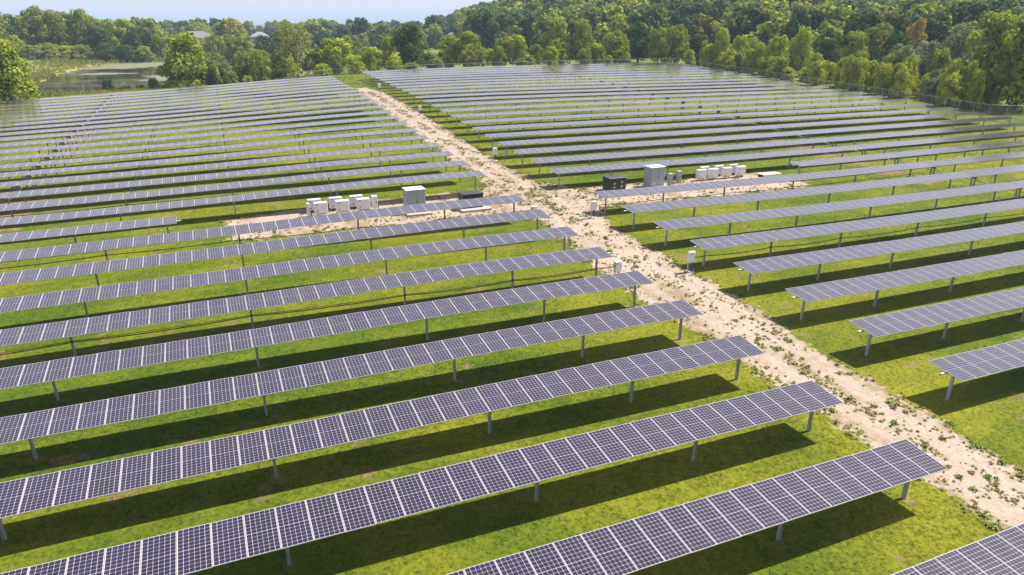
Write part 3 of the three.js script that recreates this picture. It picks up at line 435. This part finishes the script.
{ // wooded hill and far woods: one mass
  const far = ['d', 'a', 'o'].map((k, i) => [0, 1].map((v) => { const g = crownGeometry(900 + i * 10 + v, KIND[k][0], 2200, 0.032, 1, 24); return mergeGeometries([g, (() => { const t = trunkGeometry(g.userData.lobes); t.deleteAttribute('uv'); t.setAttribute('color', new THREE.Float32BufferAttribute(new Float32Array(t.attributes.position.count * 3).fill(0.08), 3)); return t; })()]); })).flat();
  const M = far.map(() => []), C = far.map(() => []); reseed(99);
  for (let i = 0; i < 26000; i++) {
    const r = Math.sqrt(R(250 ** 2, 900 ** 2)), az = R(-0.42, 1.25), x = r * Math.sin(az), z = -r * Math.cos(az), deg = az * 57.3;
    const flat = 1 - ss(13, 22, deg), clear = fbm(x * 0.009 + 3, z * 0.009, 2);
    if (flat > 0.3 && (r < 430 || clear < 0.42 || rnd() < 0.35)) continue;
    if (r < 300 + 60 * fbm(x * 0.02, z * 0.02, 2) && deg < 40) continue;
    if (deg >= 40 && (x < 190 || r < 262)) continue;
    if ([[2.5, -598, 18], [51, -637, 11], [225.5, -662, 10]].some(([hx, hz, m]) => { const hr = Math.hypot(hx, hz), da = Math.abs(az - Math.atan2(hx, -hz)); return r < hr + 16 && r > 300 && da * r < m; })) continue;
    if (pondQ(x, z) < 1.3) continue;
    const k = rnd() < 0.5 ? Math.floor(rnd() * 2) : 2 + Math.floor(rnd() * 4), h = (flat > 0.5 ? R(7, 13) + 9 * Math.pow(rnd(), 4) : R(13, 24)), w = h * R(0.8, 1.15), v = R(0.75, 1.25), q = rnd() < 0.03 ? [1.5, 1.15, 0.8] : [1, 1, 1];
    M[k].push(place(x, height(x, z) - 0.4, z, R(0, 6.28), w, h, w)); C[k].push(lin(v * q[0], v * q[1], v * q[2]));
    if (M.reduce((s, m) => s + m.length, 0) > 9000) break;
  }
  far.forEach((g, k) => stuff('forest', ['dark trees of the wooded hill and far woods', 'dense dark crowns of the wooded hill', 'rounded green crowns spread over the wooded hill', 'tall green trees of the wooded hill', 'olive trees scattered through the wooded hill', 'paler olive crowns mixed through the wooded hill'][k], 'forest', g, leafMat, M[k], C[k]));
}
// ------------------------------------------------------------------ far houses
function house(x, z, w, d, wallH, roofH, turn, wallC, roofC, label) {
  const y = height(x, z), t = thing('house', label, 'house', [x, y, z], turn, 'far houses'), wm = mat(wallC, 0.8), rm = mat(roofC, 0.85), gl = mat([0.03, 0.035, 0.045], 0.15), fr = mat([0.75, 0.74, 0.72], 0.6);
  const wall = part(t, 'wall', box(w, wallH, d, 0, wallH / 2 - 0.3, 0), wm); void wall;
  const o = 0.6, hx = w / 2 + o, hz = d / 2 + o, in_ = Math.min(hx, hz) * 0.98, y0 = wallH - 0.3, g = new THREE.BufferGeometry(), A = [-hx, y0, hz], B = [hx, y0, hz], Cc = [hx, y0, -hz], D = [-hx, y0, -hz], E1 = [-hx + in_, y0 + roofH, 0], F = [hx - in_, y0 + roofH, 0];
  g.setAttribute('position', new THREE.Float32BufferAttribute([A, B, F, A, F, E1, B, Cc, F, Cc, D, E1, Cc, E1, F, D, A, E1, A, D, Cc, A, Cc, B].flat(), 3)); g.computeVertexNormals();
  const roof = part(t, 'roof', g, rm); part(roof, 'chimney', box(0.9, 1.8, 0.9, w * 0.2, y0 + roofH * 0.9, -1), mat([0.3, 0.16, 0.12], 0.9));
  const n = Math.max(3, Math.floor(w / 4)); for (let i = 0; i < n; i++) for (const q of wallH > 5 ? [1.5, 4.4] : [1.5]) { const m = part(t, 'window', box(1.5, 1.5, 0.12, (i - (n - 1) / 2) * w / n, q, d / 2 + 0.02), fr); part(m, 'pane', box(1.25, 1.25, 0.08, (i - (n - 1) / 2) * w / n, q, d / 2 + 0.06), gl); }
  part(t, 'door', box(1.2, 2.2, 0.1, w * 0.47 - 1, 0.85, d / 2 + 0.03), mat([0.2, 0.1, 0.07], 0.6));
}
house(2.5, -598, 24, 13, 6.2, 4.6, 0.15, [0.45, 0.38, 0.33], [0.17, 0.16, 0.18], 'wide house with grey hip roof seen over trees above the pond');
house(51, -637, 13, 10, 6, 3.6, -0.3, [0.6, 0.6, 0.6], [0.25, 0.26, 0.28], 'pale house between far trees left of the thin tree');
house(225.5, -662, 9, 7, 3.6, 1.8, 0.3, [0.55, 0.55, 0.55], [0.22, 0.22, 0.25], 'tiny pale house at the foot of the wooded hill');
// ------------------------------------------------------------------ marsh reeds
{
  const g = []; reseed(7); for (let i = 0; i < 9; i++) { const a = R(0, 6.28), x = R(-0.3, 0.3), z = R(-0.3, 0.3), b = new THREE.BufferGeometry(), lx = R(-0.25, 0.25), w = 0.06; b.setAttribute('position', new THREE.Float32BufferAttribute([x - w * Math.cos(a), 0, z - w * Math.sin(a), x + w * Math.cos(a), 0, z + w * Math.sin(a), x + lx, R(0.7, 1.2), z + R(-0.2, 0.2)], 3)); b.computeVertexNormals(); g.push(b); }
  const geo = mergeGeometries(g), M = [], C = [];
  for (let i = 0; i < 26000 && M.length < 9000; i++) { const x = R(-66, 24), z = R(-400, -196), q = pondQ(x, z), y = height(x, z); if (y < WATER - 0.15 || q > (x > -30 && z < -220 ? 1.12 : 1.5) || rnd() > (z < -300 ? 0.35 : 1)) continue; const s = R(0.7, 1.5) * (z < -370 ? 1.2 : 0.8), v = R(0.75, 1.2), t = fbm(x * 0.06, z * 0.06, 2); M.push(place(x, y - 0.05, z, R(0, 6.28), s * 1.5, s, s * 1.5)); C.push(lin(lerp(0.155, 0.25, t) * v, lerp(0.185, 0.24, t) * v, 0.04 * v)); }
  stuff('reeds', 'yellow-green reeds and sedge round the pond', 'reeds', geo, new THREE.MeshStandardMaterial({ roughness: 0.9, side: THREE.DoubleSide }), M, C);
}
// ------------------------------------------------------------------ grass, weeds and stones
const inView = (x, z, m) => { const a = Math.atan2(x, -z) - YAW, r = Math.hypot(x, z); return Math.abs(a) < 0.66 + m / r && r > 9; };
{
  const g = []; reseed(31); for (let i = 0; i < 7; i++) { const a = R(0, 6.28), x = R(-0.09, 0.09), z = R(-0.09, 0.09), b = new THREE.BufferGeometry(), w = R(0.012, 0.022); b.setAttribute('position', new THREE.Float32BufferAttribute([x - w * Math.cos(a), 0, z - w * Math.sin(a), x + w * Math.cos(a), 0, z + w * Math.sin(a), x + R(-0.15, 0.15), R(0.03, 0.085), z + R(-0.15, 0.15)], 3)); b.computeVertexNormals(); g.push(b); }
  const geo = mergeGeometries(g), M = [], C = [], o = [0, 0, 0]; reseed(55);
  for (const [r0, r1, n] of [[12, 36, 60000], [36, 60, 62000], [60, 95, 50000], [95, 150, 60000], [150, 215, 40000]]) for (let i = 0; i < n; i++) {
    const r = Math.sqrt(R(r0 * r0, r1 * r1)), a = YAW + R(-0.78, 0.72), x = r * Math.sin(a), z = -r * Math.cos(a); if (!inView(x, z, 5)) continue;
    if (lane(x, z) > 0.05 + R(-0.3, 0.3) + (rnd() < 0.12 ? R(0, 1.2) : 0) || dirt(x, z) > R(0.2, 0.8)) continue;
    groundColor(x, z, o); const v = R(1.0, 1.35), s = R(0.4, 0.85) * (r0 > 140 ? 2.6 : r0 > 90 ? 2 : r0 > 50 ? 1.35 : 1), y = R(-0.05, 0.12);
    M.push(place(x, height(x, z) - 0.005, z, R(0, 6.28), s)); C.push(lin(o[0] * v * (1 + y), o[1] * v * 1.02, o[2] * v));
  }
  stuff('grass', 'short green grass between the tracker rows', 'grass', geo, new THREE.MeshPhysicalMaterial({ roughness: 1, specularIntensity: 0.3, transmission: 0.4, thickness: 0, side: THREE.DoubleSide }), M, C);
}
{ // weeds along the lane: low rosettes of leaves
  const g = []; reseed(61); for (let i = 0; i < 26; i++) { const a = R(0, 6.28), l = R(0.08, 0.2), w = R(0.03, 0.055), rise = R(0.03, 0.17), x = R(-0.1, 0.1), z = R(-0.1, 0.1), c = Math.cos(a), s = Math.sin(a), b = new THREE.BufferGeometry(); b.setAttribute('position', new THREE.Float32BufferAttribute([x, 0.01, z, x + c * l * 0.5 - s * w, rise, z + s * l * 0.5 + c * w, x + c * l * 0.5 + s * w, rise, z + s * l * 0.5 - c * w, x + c * l * 0.5 - s * w, rise, z + s * l * 0.5 + c * w, x + c * l, rise * 0.7, z + s * l, x + c * l * 0.5 + s * w, rise, z + s * l * 0.5 - c * w], 3)); b.computeVertexNormals(); g.push(b); }
  const geo = mergeGeometries(g), M = [], C = []; reseed(62);
  for (let i = 0; i < 200000 && M.length < 11000; i++) {
    const pad = rnd() < 0.25, z = pad ? R(-70, -57) : -R(6, 155), x = pad ? R(-2, 66) : R(24, 38); if (!inView(x, z, 4)) continue; const L = lane(x, z); if (L < -0.3) continue;
    const mid = Math.exp(-Math.pow((x - (pl(EDGE_A, -z) + pl(EDGE_B, -z)) / 2) / 0.9, 2)), keep = 0.22 + 0.5 * Math.exp(-L * 1.6) + 0.35 * mid, cl = ss(0.46, 0.62, fbm(x * 0.9, z * 0.9, 3));
    if (rnd() > keep * (0.12 + cl) * (pad ? 1 : 1 - 0.8 * rut(x, z))) continue;
    const s = R(0.14, 0.55) + 0.7 * Math.pow(rnd(), 9), v = R(0.7, 1.4), dry = rnd() < 0.3 ? 1 : 0; M.push(place(x, height(x, z), z, R(0, 6.28), s, s * R(0.6, 1.2), s)); C.push(lin(lerp(0.15, 0.28, dry) * v, lerp(0.18, 0.23, dry) * v, lerp(0.022, 0.075, dry) * v));
  }
  stuff('weeds', 'low green and dry weeds growing through the gravel lane', 'weeds', geo, new THREE.MeshStandardMaterial({ roughness: 0.85, side: THREE.DoubleSide }), M, C);
  const st = new THREE.IcosahedronGeometry(1, 0); st.scale(1, 0.6, 0.8); const SM = [], SC = []; reseed(63);
  for (let i = 0; i < 30000 && SM.length < 9000; i++) { const pad = rnd() < 0.3, z = pad ? R(-70, -57) : -R(6, 110), x = pad ? R(-2, 66) : R(24, 38); if (!inView(x, z, 4) || lane(x, z) < -0.1) continue; const s = 0.012 + 0.05 * Math.pow(rnd(), 3), v = R(0.7, 1.25); SM.push(place(x, height(x, z), z, R(0, 6.28), s)); SC.push(lin(0.34 * v, 0.27 * v, 0.21 * v)); }
  stuff('gravel', 'pale gravel stones on the lane and equipment pads', 'gravel', st, new THREE.MeshStandardMaterial({ roughness: 0.95 }), SM, SC);
}
renderer.render(scene, camera);
